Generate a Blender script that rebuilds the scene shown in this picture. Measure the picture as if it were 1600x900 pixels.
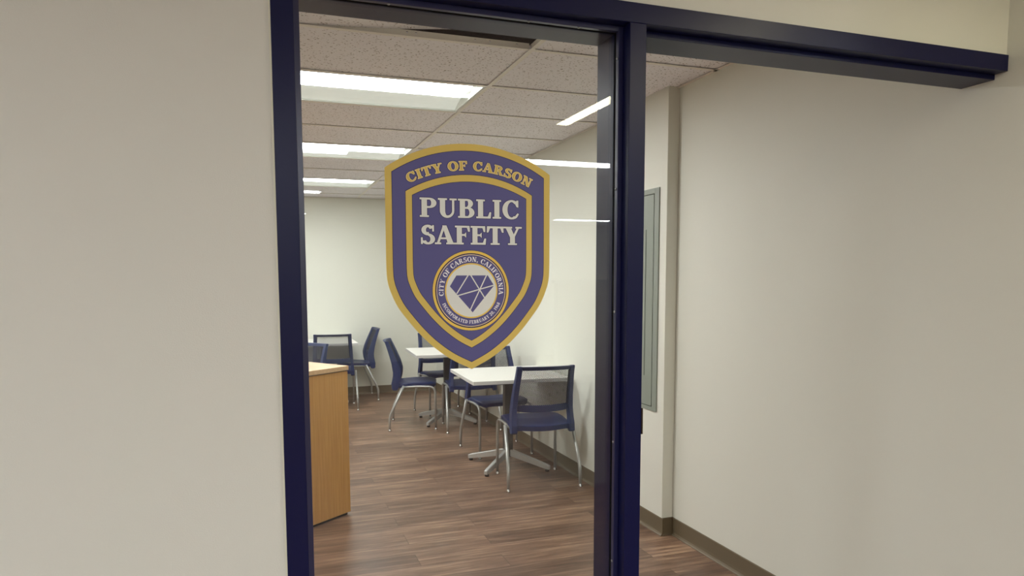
import bpy, bmesh, math, random
from mathutils import Vector, Matrix
random.seed(7)
PI = math.pi
S = bpy.context.scene
C = S.collection
for o in list(bpy.data.objects):
    bpy.data.objects.remove(o)

# ------------------------------------------------------------------ camera
EYE = 1.48565
YAW, PITCH, ROLL = math.radians(18.3748), math.radians(-4.8093), math.radians(-0.32565)
FPX, PPX, PPY = 1053.97, 757.04, 526.35
fw = Vector((math.sin(YAW) * math.cos(PITCH), math.cos(YAW) * math.cos(PITCH), math.sin(PITCH)))
rt = Vector((math.cos(YAW), -math.sin(YAW), 0))
up = rt.cross(fw)
r2 = rt * math.cos(ROLL) + up * math.sin(ROLL)
u2 = -rt * math.sin(ROLL) + up * math.cos(ROLL)
cd = bpy.data.cameras.new('camera')
cam = bpy.data.objects.new('camera', cd)
C.objects.link(cam)
M = Matrix((r2, u2, -fw)).transposed().to_4x4()
M.translation = Vector((0, 0, EYE))
cam.matrix_world = M
cd.sensor_fit = 'HORIZONTAL'
cd.sensor_width = 36.0
cd.lens = FPX / 1600 * 36
cd.shift_x = (800 - PPX) / 1600
cd.shift_y = (PPY - 450) / 1600
cd.clip_start = 0.02
S.camera = cam

# ------------------------------------------------------------------ light and exposure
LENS_POWER = 10.0        # radiance of the bright tubes of the ceiling lights
PANEL_POWER = 1.1        # radiance of their translucent half
WARM_POWER = 10.0
OFFICE_POWER = 16.0
w = bpy.data.worlds.new('world')
S.world = w
w.use_nodes = True
w.node_tree.nodes['Background'].inputs[0].default_value = (0.9, 0.92, 1, 1)
w.node_tree.nodes['Background'].inputs[1].default_value = 0.3
S.view_settings.view_transform = 'Standard'
S.view_settings.look = 'None'
S.view_settings.exposure = 1.85
S.view_settings.gamma = 1
S.view_settings.use_curve_mapping = False

# ------------------------------------------------------------------ materials
def lin(c):
    return tuple(((v / 255) / 12.92 if v / 255 <= .04045 else ((v / 255 + .055) / 1.055) ** 2.4) for v in c) + (1,)

def mat(name, rgb, rough=.5, metal=0, spec=.5, noise=0, nscale=8, bump=0, bscale=200, coat=0):
    m = bpy.data.materials.new(name)
    m.use_nodes = True
    nt = m.node_tree
    b = nt.nodes['Principled BSDF']
    b.inputs['Base Color'].default_value = lin(rgb)
    b.inputs['Roughness'].default_value = rough
    b.inputs['Metallic'].default_value = metal
    b.inputs['Specular IOR Level'].default_value = spec
    b.inputs['Coat Weight'].default_value = coat
    tc = nt.nodes.new('ShaderNodeTexCoord')
    if noise:
        n = nt.nodes.new('ShaderNodeTexNoise')
        n.inputs['Scale'].default_value = nscale
        n.inputs['Detail'].default_value = 4
        nt.links.new(tc.outputs['Object'], n.inputs['Vector'])
        r = nt.nodes.new('ShaderNodeMix')
        r.data_type = 'RGBA'
        c = lin(rgb)
        r.inputs[6].default_value = tuple(max(0, v * (1 - noise)) for v in c[:3]) + (1,)
        r.inputs[7].default_value = tuple(min(1, v * (1 + noise)) for v in c[:3]) + (1,)
        nt.links.new(n.outputs['Fac'], r.inputs[0])
        nt.links.new(r.outputs[2], b.inputs['Base Color'])
    if bump:
        n = nt.nodes.new('ShaderNodeTexNoise')
        n.inputs['Scale'].default_value = bscale
        nt.links.new(tc.outputs['Object'], n.inputs['Vector'])
        bp = nt.nodes.new('ShaderNodeBump')
        bp.inputs['Strength'].default_value = bump
        bp.inputs['Distance'].default_value = .002
        nt.links.new(n.outputs['Fac'], bp.inputs['Height'])
        nt.links.new(bp.outputs['Normal'], b.inputs['Normal'])
    return m

def emis(name, rgb, power):
    m = bpy.data.materials.new(name)
    m.use_nodes = True
    b = m.node_tree.nodes['Principled BSDF']
    b.inputs['Base Color'].default_value = (.8, .8, .8, 1)
    b.inputs['Emission Color'].default_value = lin(rgb)
    b.inputs['Emission Strength'].default_value = power
    return m

M_WALL = mat('cream_wall_paint', (222, 222, 211), .55, noise=.012, nscale=1.5, bump=.15, bscale=350)
M_FRAME = mat('navy_steel_paint', (14, 17, 60), .33, spec=.24, bump=.05, bscale=120)
M_GASKET = mat('black_gasket', (10, 10, 14), .6)
M_STOP = mat('navy_stop_metal', (38, 40, 78), .28, spec=.6)
M_SCREW = mat('steel_screw', (170, 170, 170), .3, metal=1)
M_TEE = mat('ceiling_grid_white', (240, 236, 228), .5)
M_PLENUM = mat('dark_plenum', (24, 22, 20), .9, noise=.5, nscale=14)
M_BASE = mat('brown_rubber_base', (104, 92, 72), .42, noise=.04)
M_PANEL = mat('greygreen_metal', (139, 146, 136), .45, noise=.03)
M_PANELGAP = mat('panel_gap_dark', (48, 52, 48), .7)
M_NAVY = mat('navy_plastic', (18, 37, 84), .45, spec=.4, bump=.05, bscale=600)
M_MESH = mat('navy_mesh_plastic', (17, 24, 50), .5)
M_SILVER = mat('silver_leg_paint', (176, 177, 174), .32, metal=.55)
M_GLIDE = mat('chrome_glide', (205, 205, 205), .2, metal=1)
M_WHITE = mat('white_laminate', (232, 230, 224), .35)
M_EDGE = mat('white_edge_band', (205, 203, 200), .4)
M_POST = mat('grey_post_paint', (88, 86, 84), .4, metal=.5)
M_ARM = mat('silver_base_paint', (188, 189, 186), .35, metal=.4)
M_BLACK = mat('black_rubber', (14, 14, 15), .6)
M_HOUSE = mat('white_fixture_enamel', (225, 228, 222), .4)
M_LENS = emis('lit_lens', (250, 252, 250), LENS_POWER)
M_OLENS = emis('lit_office_lens', (246, 250, 255), OFFICE_POWER)
M_SOFT = emis('dim_lit_lens', (238, 248, 236), .12)
M_WARM = emis('warm_lit_lens', (255, 246, 205), WARM_POWER)
M_PART = mat('grey_partition_fabric', (176, 174, 168), .9, noise=.05, nscale=60)
M_GREYGAP = mat('grey_gap_strip', (112, 100, 78), .6)
M_BRASS = mat('dark_bronze', (70, 58, 48), .35, metal=.8)

def wood_mat(name, a, b_, rot):
    m = bpy.data.materials.new(name)
    m.use_nodes = True
    nt = m.node_tree
    b = nt.nodes['Principled BSDF']
    b.inputs['Roughness'].default_value = .38
    tc = nt.nodes.new('ShaderNodeTexCoord')
    mp = nt.nodes.new('ShaderNodeMapping')
    mp.inputs['Scale'].default_value = rot
    nt.links.new(tc.outputs['Object'], mp.inputs['Vector'])
    n = nt.nodes.new('ShaderNodeTexNoise')
    n.inputs['Scale'].default_value = 1
    n.inputs['Detail'].default_value = 5
    nt.links.new(mp.outputs[0], n.inputs['Vector'])
    cr = nt.nodes.new('ShaderNodeValToRGB')
    cr.color_ramp.elements[0].position = .3
    cr.color_ramp.elements[0].color = lin(a)
    cr.color_ramp.elements[1].position = .7
    cr.color_ramp.elements[1].color = lin(b_)
    nt.links.new(n.outputs['Fac'], cr.inputs[0])
    nt.links.new(cr.outputs[0], b.inputs['Base Color'])
    return m
M_OAK = wood_mat('oak_laminate', (182, 132, 70), (200, 152, 87), (90, 90, 3))
M_OAKTOP = wood_mat('oak_laminate_top', (200, 164, 124), (214, 180, 140), (60, 3, 60))

def floor_mat():
    m = bpy.data.materials.new('brown_plank_vinyl')
    m.use_nodes = True
    nt = m.node_tree
    L = nt.links
    b = nt.nodes['Principled BSDF']
    tc = nt.nodes.new('ShaderNodeTexCoord')
    br = nt.nodes.new('ShaderNodeTexBrick')
    br.offset = .37
    br.offset_frequency = 2
    br.inputs['Scale'].default_value = 1
    br.inputs['Mortar Size'].default_value = .0011
    br.inputs['Mortar Smooth'].default_value = .2
    br.inputs['Bias'].default_value = 0
    br.inputs['Brick Width'].default_value = 1.2
    br.inputs['Row Height'].default_value = .152
    br.inputs['Color1'].default_value = (0, 0, 0, 1)
    br.inputs['Color2'].default_value = (1, 1, 1, 1)
    br.inputs['Mortar'].default_value = (.5, .5, .5, 1)
    L.new(tc.outputs['Object'], br.inputs['Vector'])
    # per plank offset of the grain
    mp = nt.nodes.new('ShaderNodeMapping')
    mp.inputs['Scale'].default_value = (2.2, 26, 1)
    L.new(tc.outputs['Object'], mp.inputs['Vector'])
    add = nt.nodes.new('ShaderNodeVectorMath')
    add.operation = 'ADD'
    sc = nt.nodes.new('ShaderNodeVectorMath')
    sc.operation = 'SCALE'
    sc.inputs[3].default_value = 37
    L.new(br.outputs['Color'], sc.inputs[0])
    L.new(mp.outputs[0], add.inputs[0])
    L.new(sc.outputs[0], add.inputs[1])
    n = nt.nodes.new('ShaderNodeTexNoise')
    n.inputs['Scale'].default_value = 1.3
    n.inputs['Detail'].default_value = 7
    n.inputs['Roughness'].default_value = .62
    L.new(add.outputs[0], n.inputs['Vector'])
    cr = nt.nodes.new('ShaderNodeValToRGB')
    e = cr.color_ramp.elements
    e[0].position = .28; e[0].color = lin((88, 68, 56))
    e[1].position = .74; e[1].color = lin((156, 130, 108))
    x = e.new(.5); x.color = lin((116, 91, 75))
    L.new(n.outputs['Fac'], cr.inputs[0])
    # plank tint
    cr2 = nt.nodes.new('ShaderNodeValToRGB')
    cr2.color_ramp.elements[0].color = (.68, .64, .62, 1)
    cr2.color_ramp.elements[1].color = (1.30, 1.28, 1.24, 1)
    L.new(br.outputs['Color'], cr2.inputs[0])
    mu = nt.nodes.new('ShaderNodeMix')
    mu.data_type = 'RGBA'; mu.blend_type = 'MULTIPLY'
    mu.inputs[0].default_value = 1
    L.new(cr.outputs[0], mu.inputs[6]); L.new(cr2.outputs[0], mu.inputs[7])
    n3 = nt.nodes.new('ShaderNodeTexNoise')
    mp3 = nt.nodes.new('ShaderNodeMapping')
    mp3.inputs['Scale'].default_value = (3, 7, 1)
    L.new(tc.outputs['Object'], mp3.inputs['Vector']); L.new(mp3.outputs[0], n3.inputs['Vector'])
    n3.inputs['Scale'].default_value = 1; n3.inputs['Detail'].default_value = 6
    mu3 = nt.nodes.new('ShaderNodeMix')
    mu3.data_type = 'RGBA'; mu3.blend_type = 'OVERLAY'
    mu3.inputs[0].default_value = .4
    L.new(mu.outputs[2], mu3.inputs[6]); L.new(n3.outputs['Fac'], mu3.inputs[7])
    mu = mu3
    # saw marks across
    n2 = nt.nodes.new('ShaderNodeTexNoise')
    mp2 = nt.nodes.new('ShaderNodeMapping')
    mp2.inputs['Scale'].default_value = (5, 120, 1)
    L.new(tc.outputs['Object'], mp2.inputs['Vector']); L.new(mp2.outputs[0], n2.inputs['Vector'])
    n2.inputs['Scale'].default_value = 1
    mu2 = nt.nodes.new('ShaderNodeMix')
    mu2.data_type = 'RGBA'; mu2.blend_type = 'OVERLAY'
    mu2.inputs[0].default_value = .35
    L.new(mu.outputs[2], mu2.inputs[6]); L.new(n2.outputs['Fac'], mu2.inputs[7])
    mo = nt.nodes.new('ShaderNodeMix')
    mo.data_type = 'RGBA'
    mo.inputs[7].default_value = lin((60, 44, 36))
    L.new(br.outputs['Fac'], mo.inputs[0]); L.new(mu2.outputs[2], mo.inputs[6])
    L.new(mo.outputs[2], b.inputs['Base Color'])
    b.inputs['Roughness'].default_value = .33
    b.inputs['Specular IOR Level'].default_value = .5
    bp = nt.nodes.new('ShaderNodeBump')
    bp.inputs['Strength'].default_value = .25
    bp.inputs['Distance'].default_value = .002
    L.new(n.outputs['Fac'], bp.inputs['Height'])
    L.new(bp.outputs['Normal'], b.inputs['Normal'])
    return m
M_FLOOR = floor_mat()

def tile_mat():
    m = bpy.data.materials.new('fissured_ceiling_tile')
    m.use_nodes = True
    nt = m.node_tree
    L = nt.links
    b = nt.nodes['Principled BSDF']
    b.inputs['Roughness'].default_value = .9
    tc = nt.nodes.new('ShaderNodeTexCoord')
    # worm-like fissures: stretched voronoi cells warped by noise
    nz = nt.nodes.new('ShaderNodeTexNoise')
    nz.inputs['Scale'].default_value = 45
    L.new(tc.outputs['Object'], nz.inputs['Vector'])
    sc = nt.nodes.new('ShaderNodeVectorMath'); sc.operation = 'SCALE'
    sc.inputs[3].default_value = .024
    L.new(nz.outputs['Color'], sc.inputs[0])
    ad = nt.nodes.new('ShaderNodeVectorMath'); ad.operation = 'ADD'
    L.new(tc.outputs['Object'], ad.inputs[0]); L.new(sc.outputs[0], ad.inputs[1])
    mp = nt.nodes.new('ShaderNodeMapping')
    mp.inputs['Rotation'].default_value = (0, 0, -1.25)
    mp.inputs['Scale'].default_value = (1, 2.0, 1)
    L.new(ad.outputs[0], mp.inputs['Vector'])
    v = nt.nodes.new('ShaderNodeTexVoronoi')
    v.inputs['Scale'].default_value = 46
    v.inputs['Randomness'].default_value = 1
    L.new(mp.outputs[0], v.inputs['Vector'])
    cr = nt.nodes.new('ShaderNodeValToRGB')
    cr.color_ramp.elements[0].position = .17
    cr.color_ramp.elements[0].color = lin((120, 108, 96))
    cr.color_ramp.elements[1].position = .25
    cr.color_ramp.elements[1].color = lin((244, 242, 246))
    L.new(v.outputs['Distance'], cr.inputs[0])
    L.new(cr.outputs[0], b.inputs['Base Color'])
    return m
M_TILE = tile_mat()

def glass_mat():
    m = bpy.data.materials.new('window_glass')
    m.use_nodes = True
    nt = m.node_tree
    nt.nodes.clear()
    L = nt.links
    out = nt.nodes.new('ShaderNodeOutputMaterial')
    tr = nt.nodes.new('ShaderNodeBsdfTransparent')
    tr.inputs[0].default_value = (.972, .985, .98, 1)
    gl = nt.nodes.new('ShaderNodeBsdfGlossy')
    gl.inputs['Roughness'].default_value = 0
    lw = nt.nodes.new('ShaderNodeLayerWeight')
    lw.inputs['Blend'].default_value = .5
    pw = nt.nodes.new('ShaderNodeMath'); pw.operation = 'POWER'; pw.inputs[1].default_value = 5
    L.new(lw.outputs['Facing'], pw.inputs[0])
    ma = nt.nodes.new('ShaderNodeMath'); ma.operation = 'MULTIPLY_ADD'
    ma.inputs[1].default_value = .96; ma.inputs[2].default_value = .042
    L.new(pw.outputs[0], ma.inputs[0])
    mx = nt.nodes.new('ShaderNodeMixShader')
    L.new(ma.outputs[0], mx.inputs[0]); L.new(tr.outputs[0], mx.inputs[1]); L.new(gl.outputs[0], mx.inputs[2])
    L.new(mx.outputs[0], out.inputs[0])
    return m
M_GLASS = glass_mat()

# ------------------------------------------------------------------ mesh helpers
class MB:
    def __init__(s):
        s.v = []; s.f = []; s.smooth = []
    def quad(s, pts, sm=False):
        n = len(s.v); s.v += [tuple(p) for p in pts]; s.f.append(tuple(range(n, n + len(pts)))); s.smooth.append(sm)
        return s
    def box(s, x0, y0, z0, x1, y1, z1):
        n = len(s.v)
        s.v += [(x0, y0, z0), (x1, y0, z0), (x1, y1, z0), (x0, y1, z0), (x0, y0, z1), (x1, y0, z1), (x1, y1, z1), (x0, y1, z1)]
        for f in ((3, 2, 1, 0), (4, 5, 6, 7), (0, 1, 5, 4), (1, 2, 6, 5), (2, 3, 7, 6), (3, 0, 4, 7)):
            s.f.append(tuple(n + i for i in f)); s.smooth.append(False)
        return s
    def loft(s, rings, caps=True, sm=True, closed=True):
        n = len(s.v); k = len(rings[0])
        for r in rings: s.v += [tuple(p) for p in r]
        for i in range(len(rings) - 1):
            for j in range(k if closed else k - 1):
                a = n + i * k + j; b = n + i * k + (j + 1) % k
                s.f.append((a, b, b + k, a + k)); s.smooth.append(sm)
        if caps:
            s.f.append(tuple(n + j for j in reversed(range(k)))); s.smooth.append(False)
            m = n + (len(rings) - 1) * k
            s.f.append(tuple(m + j for j in range(k))); s.smooth.append(False)
        return s
    def tube(s, pts, r, seg=12):
        pts = [Vector(p) for p in pts]
        rs = r if isinstance(r, (list, tuple)) else [r] * len(pts)
        rings = []; ref = None
        for i, p in enumerate(pts):
            t = (pts[min(i + 1, len(pts) - 1)] - pts[max(i - 1, 0)]).normalized()
            if ref is None: ref = t.orthogonal().normalized()
            ref = (ref - t * ref.dot(t)).normalized()
            b = t.cross(ref)
            rings.append([p + (ref * math.cos(2 * PI * j / seg) + b * math.sin(2 * PI * j / seg)) * rs[i] for j in range(seg)])
        return s.loft(rings)
    def lathe(s, prof, seg=20, c=(0, 0)):
        return s.loft([[(c[0] + r * math.cos(2 * PI * j / seg), c[1] + r * math.sin(2 * PI * j / seg), z) for j in range(seg)] for r, z in prof])
    def build(s, name, m, parent=None, bevel=0, loc=(0, 0, 0), rot=0, segs=2):
        me = bpy.data.meshes.new(name)
        me.from_pydata(s.v, [], s.f)
        me.polygons.foreach_set('use_smooth', s.smooth)
        me.materials.append(m)
        me.update()
        o = bpy.data.objects.new(name, me)
        C.objects.link(o)
        if parent: o.parent = parent
        o.location = loc; o.rotation_euler = (0, 0, rot)
        bm = bmesh.new(); bm.from_mesh(me)
        bmesh.ops.recalc_face_normals(bm, faces=bm.faces)
        if bevel:
            es = [e for e in bm.edges if len(e.link_faces) == 2 and e.calc_face_angle(0) > .9]
            bmesh.ops.bevel(bm, geom=es, offset=bevel, segments=segs, affect='EDGES', profile=.5)
        bm.to_mesh(me); bm.free()
        return o

def B(*a): return MB().box(*a)

def smooth_path(pts, n=6):
    """Catmull-Rom through pts."""
    P = [Vector(p) for p in pts]; out = []
    for i in range(len(P) - 1):
        a = P[max(i - 1, 0)]; b = P[i]; c = P[i + 1]; d = P[min(i + 2, len(P) - 1)]
        for k in range(n):
            t = k / n
            out.append(.5 * ((2 * b) + (c - a) * t + (2 * a - 5 * b + 4 * c - d) * t * t + (3 * b - a - 3 * c + d) * t ** 3))
    out.append(P[-1])
    return out

def fillet(pts, r, n=5):
    P = [Vector(p) for p in pts]; out = [P[0]]
    for i in range(1, len(P) - 1):
        a = (P[i - 1] - P[i]); b = (P[i + 1] - P[i])
        rr = min(r, a.length * .45, b.length * .45)
        p0 = P[i] + a.normalized() * rr; p2 = P[i] + b.normalized() * rr
        for k in range(n + 1):
            t = k / n
            out.append(p0 * (1 - t) ** 2 + P[i] * 2 * t * (1 - t) + p2 * t * t)
    out.append(P[-1])
    return out

def empty(name, loc=(0, 0, 0), rz=0, parent=None):
    o = bpy.data.objects.new(name, None)
    C.objects.link(o); o.location = loc; o.rotation_euler = (0, 0, rz)
    o.empty_display_size = .1
    if parent: o.parent = parent
    return o
def tag(o, label, cat, group=None):
    o['label'] = label; o['category'] = cat
    if group: o['group'] = group
    return o
def struct(o):
    o['kind'] = 'structure'; return o
def copy_tree(o, parent=None):
    c = o.copy(); C.objects.link(c); c.parent = parent
    for ch in list(o.children): copy_tree(ch, c)
    return c

# ------------------------------------------------------------------ room dimensions
H = 2.54
XR = 2.246            # right wall of the room
YB = 8.854            # back wall
XL = -4.2             # left wall, out of view
YF0, YF1 = 1.545, 1.69   # partition with the steel frame
XG0, YG0, TX, TY = .006, 2.977, 1.22, .61   # ceiling grid origin and pitch

struct(B(-4.4, -9.2, -.1, 8.2, 9.1, 0).build('floor', M_FLOOR))

# ceiling: recessed tiles with a hole where the loose tile is, metal grid as its child
def ceiling():
    t = MB(); g = MB()
    lights = set()
    xs = [XG0 + TX * i for i in range(-4, 3)]
    xe = [max(XL, XG0 - 4 * TX)] 
    ys = [YG0 + TY * j for j in range(-21, 11)]
    zt = H + .006
    for i in range(-4, 7):
        x0 = XG0 + TX * i; x1 = x0 + TX
        for j in range(-20, 10):
            y0 = YG0 + TY * j; y1 = y0 + TY
            if (i, j) == (0, -1): continue
            if (i, j) in LIGHT_CELLS: continue
            if i >= 2 and y0 > 1.5: continue
            a, b_ = x0, x1
            t.box(a + .002, y0 + .002, zt, b_ - .002, y1 - .002, zt + .016)
    ob = struct(t.build('ceiling', M_TILE))
    for i in range(-4, 8):
        x = XG0 + TX * i
        y1 = 8.9 if i < 3 else 1.7
        g.box(x - .012, -9.2, H, x + .012, y1, H + .0015)
        g.box(x - .0012, -9.2, H + .0015, x + .0012, y1, H + .030)
    for j in range(-20, 11):
        y = YG0 + TY * j
        for i in range(-4, 7):
            if i >= 2 and y > 1.6: continue
            x0 = XG0 + TX * i + .0125; x1 = x0 + TX - .025
            g.box(x0, y - .012, H, x1, y + .012, H + .0015)
            if (i, j) == (0, 0):      # web with its punched slots
                zs = (H + .0015, H + .030); cuts = [.2, .24, .62, .66, .93, 1.0, 1.13]
                p = x0
                for c in cuts:
                    g.box(p, y - .0012, zs[0], x0 + c, y + .0012, zs[1])
                    g.box(x0 + c, y - .0012, zs[0], x0 + c + .008, y + .0012, zs[0] + .014)
                    g.box(x0 + c, y - .0012, zs[0] + .022, x0 + c + .008, y + .0012, zs[1])
                    p = x0 + c + .008
                g.box(p, y - .0012, zs[0], x1, y + .0012, zs[1])
            else:
                g.box(x0, y - .0012, H + .0015, x1, y + .0012, H + .030)
    # wall angle
    g.box(XR - .022, YF1, H, XR, YB, H + .0015)
    g.box(XL, YB - .022, H, XR - .023, YB, H + .0015)
    gr = g.build('ceiling_grid', M_TEE, ob)
    p = MB()
    p.box(-4.4, -9.2, H + .45, 8.2, 9.1, H + .5)
    d = p.build('ceiling_deck', M_PLENUM, ob)
    # strap and duct glimpsed through the gap
    q = MB().tube([(.2, 3.25, H + .2), (1.0, 3.1, H + .16), (1.6, 2.9, H + .2)], .06, 14)
    q.build('ceiling_duct', mat('grey_duct', (60, 58, 55), .6, noise=.3, nscale=20), ob)

ROOM_CELLS = [(i, j) for i in (0, -2) for j in (1, 4, 7)]  # the left row is unseen, added to light that part of the room
LIGHT_CELLS = set(ROOM_CELLS)
# corridor lights take whole cells near these corners
ceiling()

# loose tile, lifted at its right end
lt = MB()
n = 12
x0, x1, y0, y1 = XG0 + .006, XG0 + TX - .045, YG0 - TY + .003, YG0 - .003
rings = []
for k in range(n + 1):
    u = k / n; x = x0 + (x1 - x0) * u; z = H + .0045 + .095 * u ** 2.0
    rings.append([(x, y0, z), (x, y1, z), (x, y1, z + .016), (x, y0, z + .016)])
lt.loft(rings, sm=False)
o = lt.build('ceiling_tile', M_TILE)
tag(o, 'loose ceiling tile lifted at one end, leaving a dark gap above the window header', 'ceiling tile')

# walls
struct(B(XR, .85, 0, XR + .15, YB + .12, H + .4).build('wall_right', M_WALL))
struct(B(XL, YB, 0, XR, YB + .12, H + .4).build('wall_back', M_WALL))
struct(B(XL - .12, YF1, 0, XL, YB + .12, H + .4).build('wall_left', M_WALL))
wf = MB()
wf.box(-4.4, YF0 + .006, 0, .040, YF1, H + .4)
wf.box(.040, YF0 + .006, 2.178, XR, YF1, H + .4)
wf.box(XR + .15, YF0 + .006, 0, 8.2, YF1, H + .4)
struct(wf.build('wall_front', M_WALL, bevel=.0015))
cl = MB(); XC = 2.175
cl.box(XC, 3.30, 0, XR, 3.95, H + .3)
struct(cl.build('wall_pilaster', M_WALL, bevel=.002))
# the corridor or office behind the camera
struct(B(-4.4, -9.2, 0, 8.2, -9.05, H + .4).build('wall_office', M_WALL))
struct(B(-4.52, -9.2, 0, -4.4, YF1, H + .4).build('wall_office_left', M_WALL))
struct(B(8.2, -9.2, 0, 8.32, YF1, H + .4).build('wall_office_right', M_WALL))

# cove baseboards: profile (out, z)
PROF = [(0, 0), (.017, 0), (.0165, .003), (.010, .008), (.006, .016), (.0045, .03), (.004, .098), (.002, .102), (0, .102)]
def baseboard(name, a, b_, nrm):
    a = Vector(a); b_ = Vector(b_); nv = Vector(nrm)
    return struct(MB().loft([[(p.x + nv.x * q[0], p.y + nv.y * q[0], q[1]) for q in PROF] for p in (a, b_)], sm=False).build(name, M_BASE))
baseboard('baseboard_right_near', (XR, .85, 0), (XR, 3.30, 0), (-1, 0, 0))
baseboard('baseboard_right_far', (XR, 3.95, 0), (XR, YB, 0), (-1, 0, 0))
baseboard('baseboard_pilaster_front', (XC - .004, 3.30, 0), (XR, 3.30, 0), (0, -1, 0))
baseboard('baseboard_pilaster_side', (XC, 3.285, 0), (XC, 3.95, 0), (-1, 0, 0))
baseboard('baseboard_back', (XL, YB, 0), (XR, YB, 0), (0, -1, 0))

# ------------------------------------------------------------------ navy steel frame, window and doorway
Z1 = 2.1285
XA, XB = .040, .0875      # left jamb face
XM, XN = .903, .9505      # mullion face
XJ = 2.246              # the doorway header runs into the side wall
ST = .0135                # how far the stops stand out
GY = 1.594                # front of the glass
win = struct(empty('window_1', (0, 0, 0)))
f = MB()
f.box(XA, YF0, 0, XB, YF1 + .006, Z1)
f.box(XA, YF0, Z1, XR, YF1 + .006, 2.178)
f.box(XM, YF0, 0, XN, YF1 + .006, Z1)
f.box(XB, YF0 + .01, 0, XM, YF1, .10)
f.build('window_frame', M_FRAME, win, bevel=.0015)
s_ = MB()                 # integral stop on the room side of the pane
s_.box(XB, GY + .008, .10, XB + ST, YF1 + .002, Z1)
s_.box(XM - ST, GY + .008, .10, XM, YF1 + .002, Z1)
s_.box(XB + ST, GY + .008, Z1 - ST, XM - ST, YF1 + .002, Z1)
s_.build('window_stop', M_FRAME, win, bevel=.001)
s_ = MB()                 # screwed glazing bead on the corridor side
yb0, yb1 = GY - .016, GY - .003
s_.box(XB, yb0, .10, XB + ST, yb1, Z1)
s_.box(XM - ST, yb0, .10, XM, yb1, Z1)
s_.box(XB + ST, yb0, Z1 - ST, XM - ST, yb1, Z1)
s_.build('glazing_bead', M_STOP, win, bevel=.0012)
gk = MB()
for (a, b_) in ((GY - .003, GY - .0002), (GY + .0062, GY + .008)):
    gk.box(XB, a, .10, XB + ST - .001, b_, Z1)
    gk.box(XM - ST + .001, a, .10, XM, b_, Z1)
    gk.box(XB + ST, a, Z1 - ST + .001, XM - ST, b_, Z1)
gk.build('glazing_gasket', M_GASKET, win)
for z in (.35, .72, 1.05, 1.4, 1.72, 2.05):
    sc = MB().lathe([(0, 0), (.0035, 0), (.003, .0015), (0, .002)], 12)
    so = sc.build('bead_screw', M_SCREW, win)
    so.rotation_euler = (0, -PI / 2, 0)
    so.location = (XM - ST - .0002, (yb0 + yb1) / 2, z)
for x in (.3, .645, .78):
    sc = MB().lathe([(0, 0), (.0035, 0), (.003, .0015), (0, .002)], 12)
    so = sc.build('bead_screw', M_SCREW, win)
    so.rotation_euler = (PI, 0, 0)
    so.location = (x, (yb0 + yb1) / 2, Z1 - ST - .0002)
B(XB + .003, GY, .103, XM - .003, GY + .006, Z1 - .003).build('glass_pane', M_GLASS, win)

door = struct(empty('door_1', (0, 0, 0)))
f = MB()
f.box(XN, YF0 + .04, 0, XN + .012, YF1 + .004, Z1)
f.box(XN + .012, YF0 + .04, Z1 - .016, XJ, YF1 + .004, Z1)
f.build('door_frame', M_FRAME, door, bevel=.001)
sp = MB()
sp.box(XN, YF0 + .004, 1.055, XN + .0022, YF0 + .036, 1.165)
sp.box(XN, YF0 - .001, 1.075, XN + .0045, YF0 + .006, 1.145)
sp.build('strike_plate', M_BRASS, door, bevel=.0006)
# thin caulk bead between frame and wall
struct(MB().box(XA - .004, YF0 + .002, 0, XA + .0005, YF0 + .0065, 2.180).build('trim_1', mat('pale_caulk', (226, 226, 205), .5)))

# ------------------------------------------------------------------ lettering: slab-serif bold capitals drawn as polygons
S0, T0, SH = .235, .085, .075
def box_(x0, y0, x1, y1): return [(x0, y0), (x1, y0), (x1, y1), (x0, y1)]
def ring_(cx, cy, rx, ry, ix, iy, a0, a1, n=18, icx=None):
    icx = cx if icx is None else icx
    A = [math.radians(a0 + (a1 - a0) * k / n) for k in range(n + 1)]
    return [[(cx + rx * math.cos(A[k]), cy + ry * math.sin(A[k])), (cx + rx * math.cos(A[k + 1]), cy + ry * math.sin(A[k + 1])),
             (icx + ix * math.cos(A[k + 1]), cy + iy * math.sin(A[k + 1])), (icx + ix * math.cos(A[k]), cy + iy * math.sin(A[k]))] for k in range(n)]
def stem(x, y0=0, y1=1, s=S0, o=.09, top=True, bot=True):
    r = [box_(x, y0, x + s, y1)]
    if bot: r.append(box_(x - o, y0, x + s + o, y0 + SH))
    if top: r.append(box_(x - o, y1 - SH, x + s + o, y1))
    return r
def slab(xt, xb, s, y0=0, y1=1): return [(xb, y0), (xb + s, y0), (xt + s, y1), (xt, y1)]
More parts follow.
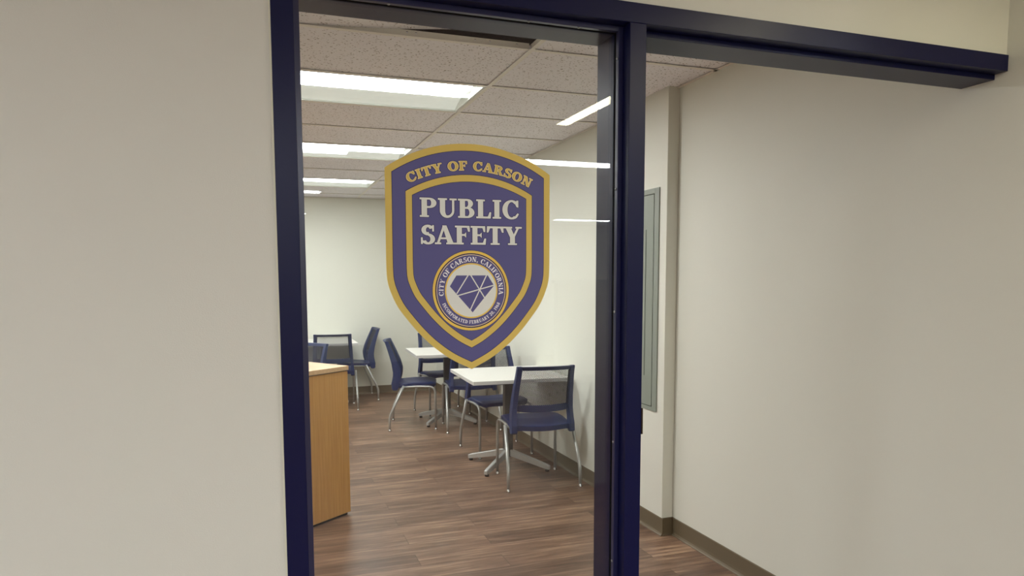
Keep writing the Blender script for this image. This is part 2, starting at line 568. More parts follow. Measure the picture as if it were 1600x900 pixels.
def glyph(ch):
    g = []; w = .6
    if ch == 'I': g = stem(.1); w = .44
    elif ch == 'P':
        g = stem(.09) + ring_(.45, .74, .33, .26, .1, .18, -90, 90) + [box_(.3, .92, .45, 1), box_(.3, .48, .45, .56)]; w = .8
    elif ch == 'R':
        g = stem(.09) + ring_(.43, .75, .32, .25, .09, .17, -90, 90) + [box_(.3, .92, .43, 1), box_(.3, .50, .43, .58)]
        g += [[(.36, .54), (.56, .54), (.82, .07), (.62, .0)], box_(.60, 0, .92, SH)]; w = .92
    elif ch == 'B':
        g = stem(.09) + ring_(.45, .765, .27, .235, .05, .155, -90, 90) + ring_(.45, .285, .34, .285, .11, .205, -90, 90)
        g += [box_(.3, .92, .45, 1), box_(.3, .49, .45, .57), box_(.3, 0, .45, .08)]; w = .83
    elif ch == 'D':
        g = stem(.09) + ring_(.42, .5, .46, .5, .22, .42, -90, 90, 24) + [box_(.3, .92, .42, 1), box_(.3, 0, .42, .08)]; w = .92
    elif ch == 'U':
        g = [box_(.09, .36, .09 + S0, 1), box_(0, 1 - SH, .42, 1), box_(.68, .36, .77, 1), box_(.56, 1 - SH, .89, 1)]
        g += ring_(.43, .36, .34, .38, .105, .27, 180, 270) + ring_(.43, .36, .34, .38, .25, .27, 270, 360); w = .9
    elif ch == 'L':
        g = stem(.09) + [box_(.3, 0, .70, .085), [(.70, 0), (.73, .32), (.66, .32), (.58, .085)]]; w = .74
    elif ch == 'C':
        g = ring_(.46, .5, .46, .52, .22, .43, 50, 180, 22) + ring_(.46, .5, .46, .52, .22, .43, 180, 305, 22)
        g += [[(.72, 1.0), (.80, 1.0), (.80, .64), (.72, .66), (.64, .84)], ]
        g += [[(.64, .06), (.74, .10), (.83, .27), (.77, .30), (.66, .16)]]; w = .86
    elif ch == 'O':
        g = ring_(.47, .5, .47, .52, .22, .43, 0, 360, 44); w = .94
    elif ch == 'S':
        g = ring_(.36, .745, .30, .275, .10, .16, 25, 270, 20) + ring_(.37, .265, .33, .285, .12, .19, -155, 90, 20)
        g += [[(.30, .62), (.36, .47), (.42, .45), (.40, .63)], [(.36, .47), (.30, .62), (.12, .60), (.25, .50)], [(.40, .55), (.62, .42), (.55, .36), (.38, .45)]]
        g += [box_(.585, .68, .65, 1.0), [(.585, .92), (.65, 1), (.65, .85), (.52, .88)], box_(.03, .0, .10, .34), [(.03, 0), (.10, .1), (.2, .12), (.10, .2)]]; w = .72
    elif ch == 'A':
        g = [slab(.36, .04, .10), [(.33, 1), (.52, 1), (.88, 0), (.61, 0)], box_(.2, .27, .66, .35), box_(-.04, 0, .25, SH), box_(.52, 0, .97, SH)]; w = .93
    elif ch == 'F':
        g = stem(.09) + [box_(.3, .915, .72, 1), [(.72, 1), (.73, .70), (.66, .70), (.6, .915)], box_(.3, .47, .54, .55), [(.54, .38), (.54, .64), (.47, .55), (.47, .47)]]; w = .76
    elif ch == 'E':
        g = stem(.09) + [box_(.3, .915, .72, 1), [(.72, 1), (.73, .70), (.66, .70), (.6, .915)], box_(.3, .47, .54, .55), [(.54, .38), (.54, .64), (.47, .55), (.47, .47)]]
        g += [box_(.3, 0, .74, .085), [(.74, 0), (.77, .32), (.70, .32), (.62, .085)]]; w = .79
    elif ch == 'T':
        g = [box_(.31, 0, .31 + S0, 1), box_(.2, 0, .655, SH), box_(.02, .915, .84, 1), [(.02, 1), (.0, .68), (.07, .68), (.16, .915)], [(.84, 1), (.86, .68), (.79, .68), (.70, .915)]]; w = .87
    elif ch == 'Y':
        g = [box_(.32, 0, .32 + S0, .46), box_(.21, 0, .665, SH), [(.06, 1), (.32, 1), (.56, .42), (.32, .42)], [(.70, 1), (.80, 1), (.53, .40), (.46, .46)],
             box_(-.04, 1 - SH, .41, 1), box_(.60, 1 - SH, .92, 1)]; w = .88
    elif ch == 'N':
        g = [box_(.12, 0, .21, 1), box_(0, 0, .34, SH), box_(.72, 0, .81, 1), box_(.60, 1 - SH, .93, 1), [(.05, 1), (.33, 1), (.81, 0), (.60, 0)], box_(0, 1 - SH, .2, 1)]; w = .95
    elif ch == ',':
        g = ring_(.14, .10, .11, .11, .0, .0, 0, 360, 10) + [[(.14, .1), (.25, .1), (.16, -.18), (.08, -.2)]]; w = .3
    elif ch == '1': g = stem(.18, top=False) + [[(.18, 1), (.415, 1), (.2, .8), (.05, .8)]]; w = .56
    elif ch == '0': g = ring_(.35, .5, .35, .52, .13, .43, 0, 360, 30); w = .72
    elif ch == '2':
        g = ring_(.33, .72, .31, .29, .09, .2, -25, 180, 16) + [[(.42, .58), (.62, .62), (.3, .16), (.03, .0), (.03, .12)], box_(.03, 0, .66, .16), box_(.6, 0, .66, .3)]; w = .7
    elif ch == '6':
        g = ring_(.35, .32, .34, .34, .12, .24, 0, 360, 26) + ring_(.50, .38, .49, .63, .24, .54, 100, 180, 10); w = .72
    elif ch == '9':
        g = ring_(.35, .68, .34, .34, .12, .24, 0, 360, 26) + ring_(.20, .62, .49, .63, .24, .54, -80, 0, 10); w = .72
    elif ch == '8':
        g = ring_(.35, .75, .28, .27, .09, .18, 0, 360, 22) + ring_(.35, .27, .33, .29, .11, .2, 0, 360, 22); w = .72
    elif ch == ' ': w = .38
    return g, w

# sign geometry in the plane of the glass: x, z metres; y stacked towards the viewer in hair-thin layers of vinyl
def flat(mb, poly, lay):
    mb.quad([(x, -.00016 * lay, z) for x, z in poly])
from mathutils.geometry import delaunay_2d_cdt
def union(polys):
    vs = []; fs = []
    for p in polys:
        a = sum(p[i][0] * p[(i + 1) % len(p)][1] - p[(i + 1) % len(p)][0] * p[i][1] for i in range(len(p)))
        if abs(a) < 1e-7: continue
        if a < 0: p = p[::-1]
        n = len(vs); vs += [Vector((x, y)) for x, y in p]; fs.append(list(range(n, n + len(p))))
    r = delaunay_2d_cdt(vs, [], fs, 1, 1e-5)
    return [[tuple(r[0][i]) for i in f] for f, src in zip(r[2], r[5]) if src]
GROWN = {}
def glyph_polys(c, g):
    """one clean set of triangles for a letter, optionally grown by g (in cap heights)"""
    k = (c, round(g, 4))
    if k not in GROWN:
        P = glyph(c)[0]
        if g: P = [[(x + g * math.cos(q * PI / 4), y + g * math.sin(q * PI / 4)) for x, y in p] for p in P for q in range(8)] + P
        GROWN[k] = union(P) if P else []
    return GROWN[k]
def text_line(mb, text, x0, x1, zb, hgt, lay, track=.07, grow=0, width=1.0):
    ws = [glyph(c)[1] for c in text]
    tot = sum(ws) + track * (len(text) - 1)
    sx = (x1 - x0) / tot; x = x0
    for c, wv in zip(text, ws):
        for p in glyph_polys(c, grow / hgt):
            flat(mb, [(x + a * sx, zb + b * hgt) for a, b in p], lay)
        x += (wv + track) * sx
def text_arc(mb, text, cx, cz, R, a0, a1, hgt, lay, inside=False, track=.10, grow=0, ex=1.0):
    """letters from angle a0 to a1 (degrees); inside=True sets them along the bottom, reading left to right"""
    ws = [glyph(c)[1] for c in text]
    tot = sum(ws) + track * (len(text) - 1)
    arc = abs(math.radians(a1 - a0)) * R
    sx = arc / tot; x = 0
    for c, wv in zip(text, ws):
        mid = (x + wv / 2) / tot
        A = math.radians(a0 + (a1 - a0) * mid)
        er = Vector((math.cos(A), math.sin(A)))
        upv = -er if inside else er
        rv = Vector((upv.y, -upv.x))
        base = Vector((cx, cz)) + er * (R + hgt * .5 if inside else R - hgt * .5)
        for p in glyph_polys(c, grow / hgt):
            flat(mb, [tuple(base + rv * ((a - wv / 2) * sx) + upv * (b * hgt)) for a, b in p], lay)
        x += wv + track

def arc3(a, b, c, n=24):
    """points of the circle through a, b, c from a to c"""
    ax, ay = a; bx, by = b; cx, cy = c
    d = 2 * (ax * (by - cy) + bx * (cy - ay) + cx * (ay - by))
    ux = ((ax**2 + ay**2) * (by - cy) + (bx**2 + by**2) * (cy - ay) + (cx**2 + cy**2) * (ay - by)) / d
    uy = ((ax**2 + ay**2) * (cx - bx) + (bx**2 + by**2) * (ax - cx) + (cx**2 + cy**2) * (bx - ax)) / d
    r = math.hypot(ax - ux, ay - uy)
    t0 = math.atan2(ay - uy, ax - ux); t1 = math.atan2(cy - uy, cx - ux)
    return [(ux + r * math.cos(t0 + (t1 - t0) * k / n), uy + r * math.sin(t0 + (t1 - t0) * k / n)) for k in range(n + 1)]

CX = .4975
SIDE = [(.2106, 1.535), (.2102, 1.510), (.2085, 1.487), (.2020, 1.4615), (.1850, 1.4238), (.1600, 1.3895), (.1300, 1.3545), (.0955, 1.3218), (.0520, 1.2905), (0, 1.2641)]
SIDE = [(p.x, p.y) for p in (Vector((q[0], q[1], 0)) for q in [(v.x, v.y) for v in smooth_path([(a, b, 0) for a, b in SIDE], 5)])]
def outline(d, zc, zt):
    """shield outline inset by d; zc corner height, zt crown height"""
    pts = []
    n = len(SIDE)
    for i, (x, z) in enumerate(SIDE):
        a = SIDE[max(i - 1, 0)]; b = SIDE[min(i + 1, n - 1)]
        t = Vector((b[0] - a[0], b[1] - a[1])).normalized()
        nx, nz = t.y, -t.x      # inward: to the left-up for the right side
        pts.append((x + nx * d, z + nz * d))
    # close at the centre line
    right = [p for p in pts if p[0] > .0005]
    a, b = right[-2], right[-1]
    zz = b[1] + (a[1] - b[1]) / (a[0] - b[0]) * (0 - b[0])
    top = arc3((.2106 - d, zc), (0, zt), (-(.2106 - d), zc), 30)
    loop = [(x + CX, z) for x, z in top]                      # right to left over the crown
    loop += [(CX - x, z) for x, z in right]
    loop += [(CX, zz)]
    loop += [(CX + x, z) for x, z in reversed(right)]
    return loop
def fan(mb, loop, lay, c=None):
    c = c or (CX, 1.55)
    for i in range(len(loop)):
        flat(mb, [c, loop[i], loop[(i + 1) % len(loop)]], lay)
def disc(mb, cx, cz, r, lay, n=72):
    mb.quad([(cx + r * math.cos(2 * PI * k / n), -.00016 * lay, cz + r * math.sin(2 * PI * k / n)) for k in range(n)])

def vinyl(name, rgb): return mat(name, rgb, .55, spec=.3, bump=.06, bscale=900)
V_GOLD = vinyl('gold_vinyl', (220, 192, 100)); V_PURP = vinyl('purple_vinyl', (93, 91, 142)); V_DARK = vinyl('dark_purple_vinyl', (44, 34, 84))
V_SILV = vinyl('silver_white_vinyl', (232, 234, 226)); V_YEL = vinyl('yellow_vinyl', (240, 206, 96)); V_CREAM = vinyl('cream_vinyl', (245, 226, 176)); V_WH = vinyl('white_vinyl', (248, 247, 250))
k_ = (GY - .0005) / 1.600
sign = empty('shield_decal', (0, GY - .0005, EYE * (1 - k_)))
sign.scale = (k_, 1, k_)
tag(sign, 'purple and gold shield-shaped PUBLIC SAFETY decal stuck on the window glass', 'decal')
def vp(name, m, fn, label=None):
    mb = MB(); fn(mb)
    o = mb.build(name, m, sign)
    if label: o['label'] = label
    return o
ZC, ZT = 1.7503, 1.8160
IC, IT = 1.6970, 1.7415
def backing(mb):      # solid layer, gold, with real (hair-thin) thickness
    lp = outline(0, ZC, ZT)
    fan(mb, lp, 0); 
    mb.loft([[(x, 0.0004, z) for x, z in lp], [(x, 0, z) for x, z in lp]], caps=False, sm=False)
vp('outer_gold_border', V_GOLD, backing)
vp('border_keyline', V_DARK, lambda m: (fan(m, outline(.0158, ZC - .0085, ZT - .0165), 1)))
vp('purple_field', V_PURP, lambda m: fan(m, outline(.0170, ZC - .0095, ZT - .0177), 2))
vp('inner_keyline', V_DARK, lambda m: fan(m, outline(.0478, IC + .0008, IT + .0012), 3))
vp('inner_gold_border', V_GOLD, lambda m: fan(m, outline(.0490, IC, IT), 4))
vp('panel_keyline', V_DARK, lambda m: fan(m, outline(.0642, IC - .0083, IT - .0160), 5))
vp('purple_panel', V_PURP, lambda m: fan(m, outline(.0653, IC - .0092, IT - .0171), 6))
# CITY OF CARSON along an arc: circle through the measured letter centres
ax_, ay_ = (.3475, 1.7300), (.4985, 1.7635)
bx_ = (.6500, 1.7300)
dd = (.15125**2 + .0335**2) / (2 * .0335)
RC = dd; CZC = 1.7635 - dd
ang = math.degrees(math.asin(.159 / RC))
for nm, m, lay, gr in (('city_lettering_keyline', V_DARK, 3.2, .0022), ('city_lettering_outline', V_CREAM, 3.5, .0010), ('city_lettering', V_GOLD, 3.9, 0)):  # dark vinyl outline printed around the city letters
    vp(nm, m, lambda mb: text_arc(mb, 'CITY OF CARSON', .4985, CZC, RC, 90 + ang, 90 - ang, .0215, lay, grow=gr))
for nm, m, lay, gr in (('title_outline', V_DARK, 7, .0019), ('title_lettering', V_SILV, 8, .0006)):
    def tt(mb):
        text_line(mb, 'PUBLIC', .3700, .6250, 1.6380, .0450, lay, grow=gr)
        text_line(mb, 'SAFETY', .3705, .6290, 1.5735, .0445, lay, track=.03, grow=gr)
    vp(nm, m, tt)
SX, SZ, SR = .4976, 1.4597, .0987
vp('seal_keyline', V_DARK, lambda m: disc(m, SX, SZ, SR + .001, 7))
vp('seal_outer_ring', V_YEL, lambda m: disc(m, SX, SZ, SR, 8))
vp('seal_dark_ring', V_DARK, lambda m: disc(m, SX, SZ, SR * .935, 9))
vp('seal_cream_ring', V_CREAM, lambda m: disc(m, SX, SZ, SR * .905, 10))
vp('seal_band', V_PURP, lambda m: disc(m, SX, SZ, SR * .888, 11))
vp('seal_inner_ring', V_YEL, lambda m: disc(m, SX, SZ, SR * .69, 12))
vp('seal_face', V_SILV, lambda m: disc(m, SX, SZ, SR * .655, 13))
def seal_text(mb):
    text_arc(mb, 'CITY OF CARSON, CALIFORNIA', SX, SZ, SR * .785, 189, -8, SR * .118, 14, track=.10)
    text_arc(mb, 'INCORPORATED FEBRUARY 20, 1968', SX, SZ, SR * .785, 203, 337, SR * .085, 14, inside=True, track=.10)
vp('seal_lettering', V_WH, seal_text)
def dpt(x, y): return (SX + (x - 420) / 382 * SR, SZ - (y - 445) / 401 * SR)
vp('seal_diamond', V_PURP, lambda m: flat(m, [dpt(*p) for p in ((270, 292), (585, 292), (648, 395), (430, 663), (205, 400))], 14))
def facets(mb):
    P = []
    for a, b in (((388, 288), (272, 474)), ((412, 288), (552, 519)), ((573, 288), (405, 640)), ((278, 494), (652, 390)), ((500, 432), (535, 432))):
        if a == (500, 432): continue
        p = Vector(dpt(*a)); q = Vector(dpt(*b)); t = (q - p).normalized(); nn = Vector((-t.y, t.x)) * .0014
        P.append([tuple(v) for v in (p + nn, q + nn, q - nn, p - nn)])
    for t in union(P): flat(mb, t, 15)
vp('seal_diamond_lines', V_SILV, facets)

# ------------------------------------------------------------------ electrical panel set in the pilaster
pn = empty('electrical_panel', (XC - .0015, 3.62, .714))
tag(pn, 'grey-green metal cabinet panel mounted flush on the cream pilaster beyond the doorway', 'electrical panel')
def fr(y0, y1, z0, z1, d): return B(-d, y0, z0, .02 if d > .004 else 0, y1, z1)
m_ = MB()
m_.box(-.006, -.252, 0, .0, -.205, 1.292); m_.box(-.006, .205, 0, 0, .252, 1.292)
m_.box(-.006, -.205, 0, 0, .205, .022); m_.box(-.006, -.205, 1.262, 0, .205, 1.292)
m_.build('panel_trim', M_PANEL, pn, bevel=.001)
B(-.001, -.205, .022, 0, .205, 1.262).build('panel_recess', M_PANELGAP, pn)
B(-.0065, -.200, .026, -.001, .200, 1.258).build('panel_door', M_PANEL, pn, bevel=.0012)
mh = MB()
mh.box(-.0085, -.125, .20, -.0065, -.119, 1.06)
mh.build('door_seam', mat('panel_seam_grey', (98, 106, 97), .6), pn)

# ------------------------------------------------------------------ ceiling lights
def ceiling_light(x0, y0, flip, label, group):
    """2x4 recessed light; local origin at its centre on the ceiling face"""
    W, D = TX / 2 - .013, TY / 2 - .013
    t = empty('ceiling_light', (x0 + TX / 2, y0 + TY / 2, H), PI if flip else 0)
    tag(t, label, 'ceiling light', group)
    h = MB()
    h.box(-W, -D, .002, W, D, .006) if False else None
    rim = .014
    h.box(-W, -D, 0.001, W, -D + rim, .07); h.box(-W, D - rim, .001, W, D, .07)
    h.box(-W, -D + rim, .001, -W + rim, D - rim, .07); h.box(W - rim, -D + rim, .001, W, D - rim, .07)
    h.box(-W, -D, .0705, W, D, .078)
    h.build('housing', M_HOUSE, t, bevel=.0008)
    l = MB()      # bright lens: slightly bellied strip
    rings = []
    for k in range(9):
        u = k / 8; y = -D + rim + .27 * u; z = .012 - .006 * math.sin(PI * u)
        rings.append([(-W + rim + .002, y, z), (W - rim - .05, y, z), (W - rim - .05, y, z + .004), (-W + rim + .002, y, z + .004)])
    l.loft(rings, sm=False)
    l.build('lamp_lens', M_LENS, t)
    r = MB()      # curved white reflector wing beside the lens
    rings = []
    for k in range(9):
        u = k / 8; y = -D + rim + .272 + (2 * D - 2 * rim - .272) * u; z = .010 + .045 * math.sin(PI * u) ** .8 * (1 - .3 * u)
        rings.append([(-W + rim, y, z), (W - rim, y, z), (W - rim, y, z + .004), (-W + rim, y, z + .004)])
    r.loft(rings, sm=False)
    r.build('reflector_wing', M_SOFT, t)
    e = MB()
    e.loft([[(W - rim - .05, -D + rim, .012), (W - rim - .05, -D + rim + .27, .012)], [(W - rim, -D + rim, .03), (W - rim, -D + rim + .27, .03)]], caps=False, closed=False)
    e.build('end_cap', M_SOFT, t)
    return t
first = {(0, 1): 'nearest rectangular ceiling light seen through the window, just past the loose tile',
         (0, 4): 'second ceiling light into the room, its end touching the top left of the shield decal',
         (0, 7): 'third ceiling light into the room, the one closest to the back wall'}
for i, j in ROOM_CELLS:
    lab = first.get((i, j), {1: 'front', 4: 'middle', 7: 'rear'}[j] + ' ceiling light of the added left row, unseen beyond the window jamb')
    ceiling_light(XG0 + TX * i, YG0 + TY * j, False, lab, 'ceiling lights in the room' if i == 0 else 'added ceiling lights beyond the jamb')
# lights of the open office behind the camera, seen as reflections in the glass except the added last three (surface mounted under the grid)
def office_light(x0, y1, label):
    t = empty('ceiling_light', (x0 + TX / 2, y1 - TY / 2, H - .012), PI)
    tag(t, label, 'ceiling light', 'office ceiling lights reflected in the glass')
    W, D = TX / 2, TY / 2
    h = MB(); rim = .012
    h.box(-W, -D, 0, W, -D + rim, .012); h.box(-W, D - rim, 0, W, D, .012)
    h.box(-W, -D + rim, 0, -W + rim, D - rim, .012); h.box(W - rim, -D + rim, 0, W, D - rim, .012)
    h.box(-W + rim, -D + rim, .009, W - rim, D - rim, .012)
    h.build('housing', M_HOUSE, t)
    B(-W + rim, -D + rim, .002, W - rim, -D + .25, .008).build('lamp_lens', M_OLENS, t)
    B(-W + rim, -D + .252, .004, W - rim, D - rim, .008).build('reflector_wing', M_SOFT, t)
for x, y, l in ((-.49, -2.33, 'office ceiling light behind the viewer, mirrored over the second room light'),
                (1.95, -2.33, 'office ceiling light behind the viewer, mirrored beside the right edge of the shield'),
                (-.49, -4.95, 'office ceiling light mirrored as a short bright bar just below the third room light'),
                (1.95, -4.95, 'office ceiling light behind the viewer in the middle row, its mirror image behind the shield'),
                (-.49, -7.60, 'office ceiling light mirrored as the smallest bright dash beside the left jamb'),
                (4.92, -7.60, 'office ceiling light mirrored as a thin bright line at seal height above the mullion glass')):
    office_light(x, y, l)
for x, y, l in ((-3.6, .5, 'unseen ceiling light added to brighten the corridor to the left of the viewer'),
                (2.75, .2, 'unseen ceiling light added to brighten the corridor to the right of the viewer'),
                (-2.93, -2.33, 'unseen ceiling light added behind the viewer at far left to brighten the corridor')):
    office_light(x, y, l)  # unseen lights added to brighten the corridor walls
wl = empty('linear_light', (1.985, -.13, H))
tag(wl, 'narrow warm linear ceiling light mirrored as a slanting yellow bar near the mullion', 'linear light')
B(-.05, -.96, -.006, .05, .96, 0).build('lamp_housing', M_HOUSE, wl)
B(-.04, -.95, -.009, .04, .95, -.0062).build('lamp_lens', M_WARM, wl)
# low partition behind the camera (mirrored faintly in the lower glass)
pt = empty('office_partition', (3.3, -1.10, 0))
tag(pt, 'low grey fabric office partition behind the viewer, mirrored faintly in the lower glass', 'partition')
B(-1.35, -.03, .02, 1.35, .03, 1.46).build('fabric_panel', M_PART, pt, bevel=.003)
B(-1.37, -.035, 1.46, 1.37, .035, 1.485).build('cap_rail', M_SILVER, pt, bevel=.003)
for x in (-1.2, 1.2): B(x - .03, -.12, 0, x + .03, .12, .02).build('foot', M_SILVER, pt, bevel=.003)

# ------------------------------------------------------------------ oak cabinet
cab = empty('oak_cabinet', (.508, 4.262, 0), math.radians(36))
tag(cab, 'light oak laminate cabinet with flat top, standing beside the left jamb', 'cabinet')
B(-.58, .015, 0, -.015, 1.16, .018).build('plinth', M_BLACK, cab)
B(-.60, 0, .018, 0, 1.2, .922).build('body', M_OAK, cab, bevel=.0015)
B(-.595, .004, .922, -.004, 1.196, .928).build('shadow_gap', M_GREYGAP, cab)
B(-.605, -.005, .928, .005, 1.205, .955).build('cabinet_top', M_OAKTOP, cab, bevel=.0015)

# ------------------------------------------------------------------ chair
def back_y(z):      # centre line of the side posts
    P = [(.40, -.172), (.46, -.166), (.52, -.150), (.58, -.148), (.66, -.165), (.76, -.200), (.84, -.232), (.885, -.250)]
    for (a, ya), (b, yb) in zip(P, P[1:]):
        if z <= b:
            t = (z - a) / (b - a)
            return ya + (yb - ya) * t
    return P[-1][1]
def hw(z):          # outer half width of the back
    return .236 - (.236 - .210) * min(1, max(0, (z - .42) / .42))
def surf(u, z, d=0):
    """back surface: u in [-1,1] across"""
    return Vector((u * (hw(z) - .018), back_y(z) - .026 * (1 - u * u) + d, z))
def make_chair():
    t = empty('mesh_back_chair')
    # seat shell
    nu, nv = 28, 24
    top = []; bot = []
    for j in range(nv + 1):
        v = -1 + 2 * j / nv
        rt_, rb = [], []
        for i in range(nu + 1):
            u = -1 + 2 * i / nu
            # round the plan outline
            k = math.sqrt(max(0, 1 - .42 * abs(v) ** 7)) if v > 0 else math.sqrt(1 - .10 * abs(v) ** 4)
            wd = (.222 + .006 * v) * k
            q = math.sqrt(max(0, 1 - .2 * abs(u) ** 6))
            y = .012 + v * (.224 * q if v > 0 else .205) - (.022 * (1 - u * u) * max(0, -v) ** 2)
            z = .480 - .014 * (1 - u * u) * (1 - max(0, v) ** 2) - .020 * max(0, v - .62) ** 2 / .144 - .010 * max(0, -v) - .006 * max(0, -v) - .012 * abs(u) ** 8
            rt_.append((u * wd, y, z))
            th = .034 if v < .8 else .026
            rb.append((u * wd * .985, y * .985, z - th))
        top.append(rt_); bot.append(rb)
    s = MB(); N = nu + 1
    s.v = [p for r in top for p in r] + [p for r in bot for p in r]
    off = N * (nv + 1)
    for j in range(nv):
        for i in range(nu):
            a = j * N + i
            s.f.append((a, a + 1, a + N + 1, a + N)); s.smooth.append(True)
            s.f.append((off + a, off + a + N, off + a + N + 1, off + a + 1)); s.smooth.append(True)
    for i in range(nu):
        for a, b_ in ((i, i + 1), (nv * N + i + 1, nv * N + i)):
            s.f.append((b_, a, off + a, off + b_)); s.smooth.append(False)
    for j in range(nv):
        for a, b_ in (((j + 1) * N, j * N), (j * N + nu, (j + 1) * N + nu)):
            s.f.append((b_, a, off + a, off + b_)); s.smooth.append(False)
    s.build('seat', M_NAVY, t)
    # back frame: two blade posts and the flared top rail, lumbar band
    b = MB()
    for sd in (-1, 1):
        rings = []
        zs = [.400, .412, .43, .46, .50, .54, .58, .62, .66, .70, .74, .78, .82, .86, .880, .888]
        for z in zs:
            yc = back_y(z)
            d = .033 if z < .44 else (.040 if z < .6 else .040 - .022 * (z - .6) / .29)
            if z == .400: d = .018
            if z > .885: d *= .8
            xo = sd * hw(z); xi = sd * (hw(z) - (.040 if z < .5 else .034))
            # inner flange lies behind so the mesh curves backwards from it
            rings.append([(xi, yc + d * .55, z), (xo, yc + d * .9, z), (xo + sd * .001, yc, z), (xo, yc - d * .9, z), (xi, yc - d * 1.0 - .006, z)])
        b.loft(rings, sm=False)
    # bracket from post foot forward to the seat
    for sd in (-1, 1):
        b.loft([[(sd * .205, -.19, .428), (sd * .232, -.19, .428), (sd * .232, -.19, .452), (sd * .205, -.19, .452)],
                [(sd * .205, -.05, .436), (sd * .226, -.05, .436), (sd * .226, -.05, .456), (sd * .205, -.05, .456)]], sm=False)
    def band(z0, z1, d0, d1, arch=0, lip=0):
        nn = 24; rr = []
        for i in range(nn + 1):
            u = -1 + 2 * i / nn
            zb = z0 - arch * (1 - abs(u) ** 3); zt_ = z1 - arch * .55 * (1 - u * u)
            p, q = surf(u, zb), surf(u, zt_)
            rr.append([(p.x, p.y + d0, p.z), (p.x, p.y - d1, p.z), (q.x, q.y - d1 - lip, q.z), (q.x, q.y + d0, q.z)])
        b.loft(rr, sm=False)
    band(.858, .886, .008, .010, 0, .016)
    band(.560, .604, .006, .007, .014)
    bf = b.build('back_frame', M_NAVY, t, bevel=.003)
    # perforated back sheet: lattice of diamond holes
    NX, NZ = 54, 56
    z0, z1 = .572, .872
    def P(i, j, dd):
        u = -1 + 2 * i / NX; z = z0 + (z1 - z0) * j / NZ
        return surf(u * .97, z, dd)
    m = MB()
    for j in range(-1, NZ + 2):
        for i in range(-1, NX + 2):
            if (i + j) % 2: continue
            cs = [(i - 1, j), (i, j - 1), (i + 1, j), (i, j + 1)]
            cl_ = [(min(max(a, 0), NX), min(max(c, 0), NZ)) for a, c in cs]
            if not (0 <= i <= NX and 0 <= j <= NZ): continue
            full = cs == cl_
            fo = [P(a, c, .0016) for a, c in cl_]; ba = [P(a, c, -.0016) for a, c in cl_]
            if full and 2 < i < NX - 2 and 2 < j < NZ - 2:
                cf = P(i, j, .0016); cb = P(i, j, -.0016)
                k = .74
                fi = [cf.lerp(p, k) for p in fo]; bi = [cb.lerp(p, k) for p in ba]
                for q in range(4):
                    r = (q + 1) % 4
                    m.quad([fo[q], fo[r], fi[r], fi[q]]); m.quad([ba[r], ba[q], bi[q], bi[r]]); m.quad([fi[q], fi[r], bi[r], bi[q]])
            else:
                u_ = []
                for p in fo:
                    if all((p - x).length > 1e-6 for x in u_): u_.append(p)
                if len(u_) > 2: m.quad(u_)
                v_ = []
                for p in ba:
                    if all((p - x).length > 1e-6 for x in v_): v_.append(p)
                if len(v_) > 2: m.quad(v_[::-1])
    me = bpy.data.meshes.new('back_mesh'); me.from_pydata(m.v, [], m.f); me.materials.append(M_MESH); me.update()
    o = bpy.data.objects.new('back_mesh', me); C.objects.link(o); o.parent = t
    # legs: front leg runs up, bends back under the seat; rear leg splays and kinks
    for sd in (-1, 1):
        p = fillet([(sd * .2325, .228, .018), (sd * .2325, .222, .432), (sd * .222, .06, .437), (sd * .222, -.10, .430)], .06, 6)
        fl = MB().tube(p, .0105).build('leg', M_SILVER, t)
        MB().lathe([(.0, 0), (.015, 0), (.0155, .004), (.011, .012), (.0095, .020), (0, .020)], c=(sd * .2325, .228)).build('glide', M_GLIDE, fl)
        p = fillet([(sd * .252, -.085, .448), (sd * .266, -.226, .150), (sd * .268, -.228, .018)], .05, 6)
        rl = MB().tube(p, [.0125] * (len(p) - 1) + [.0098]).build('leg', M_SILVER, t)
        MB().tube([(sd * .215, -.082, .431), (sd * .252, -.086, .436)], .008).build('bracket', M_SILVER, rl)
        MB().lathe([(.0, 0), (.015, 0), (.0155, .004), (.011, .012), (.0095, .020), (0, .020)], c=(sd * .268, -.228)).build('glide', M_GLIDE, rl)
    cb_ = MB().tube([(-.222, .05, .432), (.222, .05, .432)], .009)
    cb_.tube([(-.222, -.09, .428), (.222, -.09, .428)], .009)
    cb_.build('crossbar', M_SILVER, t)
    return t
chair = make_chair()
GC = 'navy mesh-back chairs around the white tables'
spots = [
    (1.902, 4.548, -5.4, 'navy mesh-back chair nearest the window, seen from behind at the near white table'),
    (1.933, 5.483, 180, 'navy mesh-back chair on the far side of the near white table, facing the viewer'),
    (1.465, 6.737, -104.4, 'navy chair seen side-on, pulled up to the left of the middle white table'),
    (1.926, 7.285, 184.5, 'navy chair behind the middle white table, showing through the gap under its top'),
    (1.975, 6.440, -5.0, 'navy chair between the two right-hand tables, back turned under the tip of the shield'),
    (.790, 7.985, -6, 'navy mesh-back chair seen from behind in front of the white table at the back wall'),
    (1.135, 8.570, 90, 'navy chair seen side-on against the back wall, facing left'),
    (.274, 6.53, 135, 'navy mesh-back chair angled toward the viewer, just above the oak cabinet top'),
]
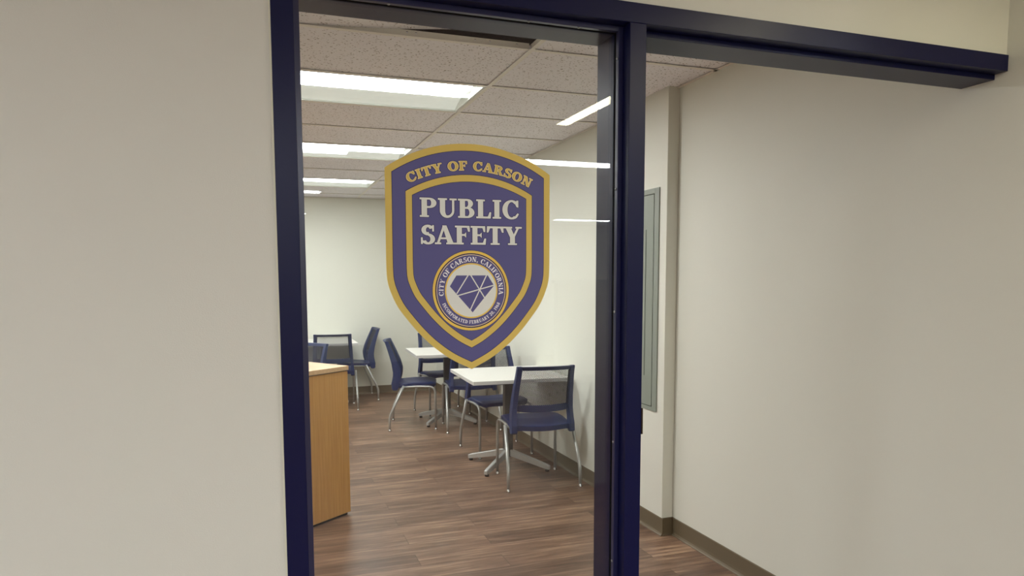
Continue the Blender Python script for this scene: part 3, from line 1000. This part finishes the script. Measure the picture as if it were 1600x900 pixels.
for k, (x, y, a, l) in enumerate(spots):
    c = chair if k == 0 else copy_tree(chair)
    c.location = (x, y, 0); c.rotation_euler = (0, 0, math.radians(a))
    tag(c, l, 'chair', GC)

# ------------------------------------------------------------------ table
def make_table():
    t = empty('cafe_table')
    tp = B(-.381, -.381, .722, .381, .381, .750).build('tabletop', M_WHITE, t, bevel=.002)
    e = MB()
    for a in (-1, 1):
        e.box(min(a * .3815, a * .3822), -.379, .7235, max(a * .3815, a * .3822), .379, .7475)
        e.box(-.379, min(a * .3815, a * .3822), .7235, .379, max(a * .3815, a * .3822), .7475)
    e.build('edge_band', M_EDGE, tp)
    B(-.13, -.13, .708, .13, .13, .722).build('mounting_plate', M_BLACK, t, bevel=.002)
    B(-.033, -.033, .078, .033, .033, .708).build('column', M_POST, t, bevel=.004)
    for k in (1, 2, 3):      # three feet show; nothing of a fourth towards the wall
        A = PI / 4 + k * PI / 2
        ca, sa = math.cos(A), math.sin(A)
        def pr(r, s, z): return (ca * r - sa * s, sa * r + ca * s, z)
        m = MB()
        rings = []
        for r, zl, zh, wd in ((.024, .084, .140, .017), (.34, .0185, .056, .016), (.366, .0175, .045, .014)):
            rings.append([pr(r, -wd, zl), pr(r, wd, zl), pr(r, wd, zh - .005), pr(r, wd * .7, zh), pr(r, -wd * .7, zh), pr(r, -wd, zh - .005)])
        m.loft(rings, sm=False)
        a_ = m.build('leg', M_ARM, t, bevel=.0015)
        MB().lathe([(0, 0), (.016, 0), (.016, .012), (.012, .0185), (0, .0185)], 16, c=(ca * .345, sa * .345)).build('glide', M_BLACK, a_)
    return t
tb = make_table()
GT = 'square white pedestal tables'
for k, (x, y, a, l) in enumerate([
    (1.850, 4.990, -3, 'square white pedestal table nearest the window, behind the foremost mesh-back chair'),
    (1.848, 6.830, -4, 'square white pedestal table in the middle, beside the side-on chair and partly behind the shield'),
    (.714, 8.445, 0, 'square white table against the back wall, its corner showing past the mesh-back chair')]):
    c = tb if k == 0 else copy_tree(tb)
    c.location = (x, y, 0); c.rotation_euler = (0, 0, math.radians(a))
    tag(c, l, 'table', GT)
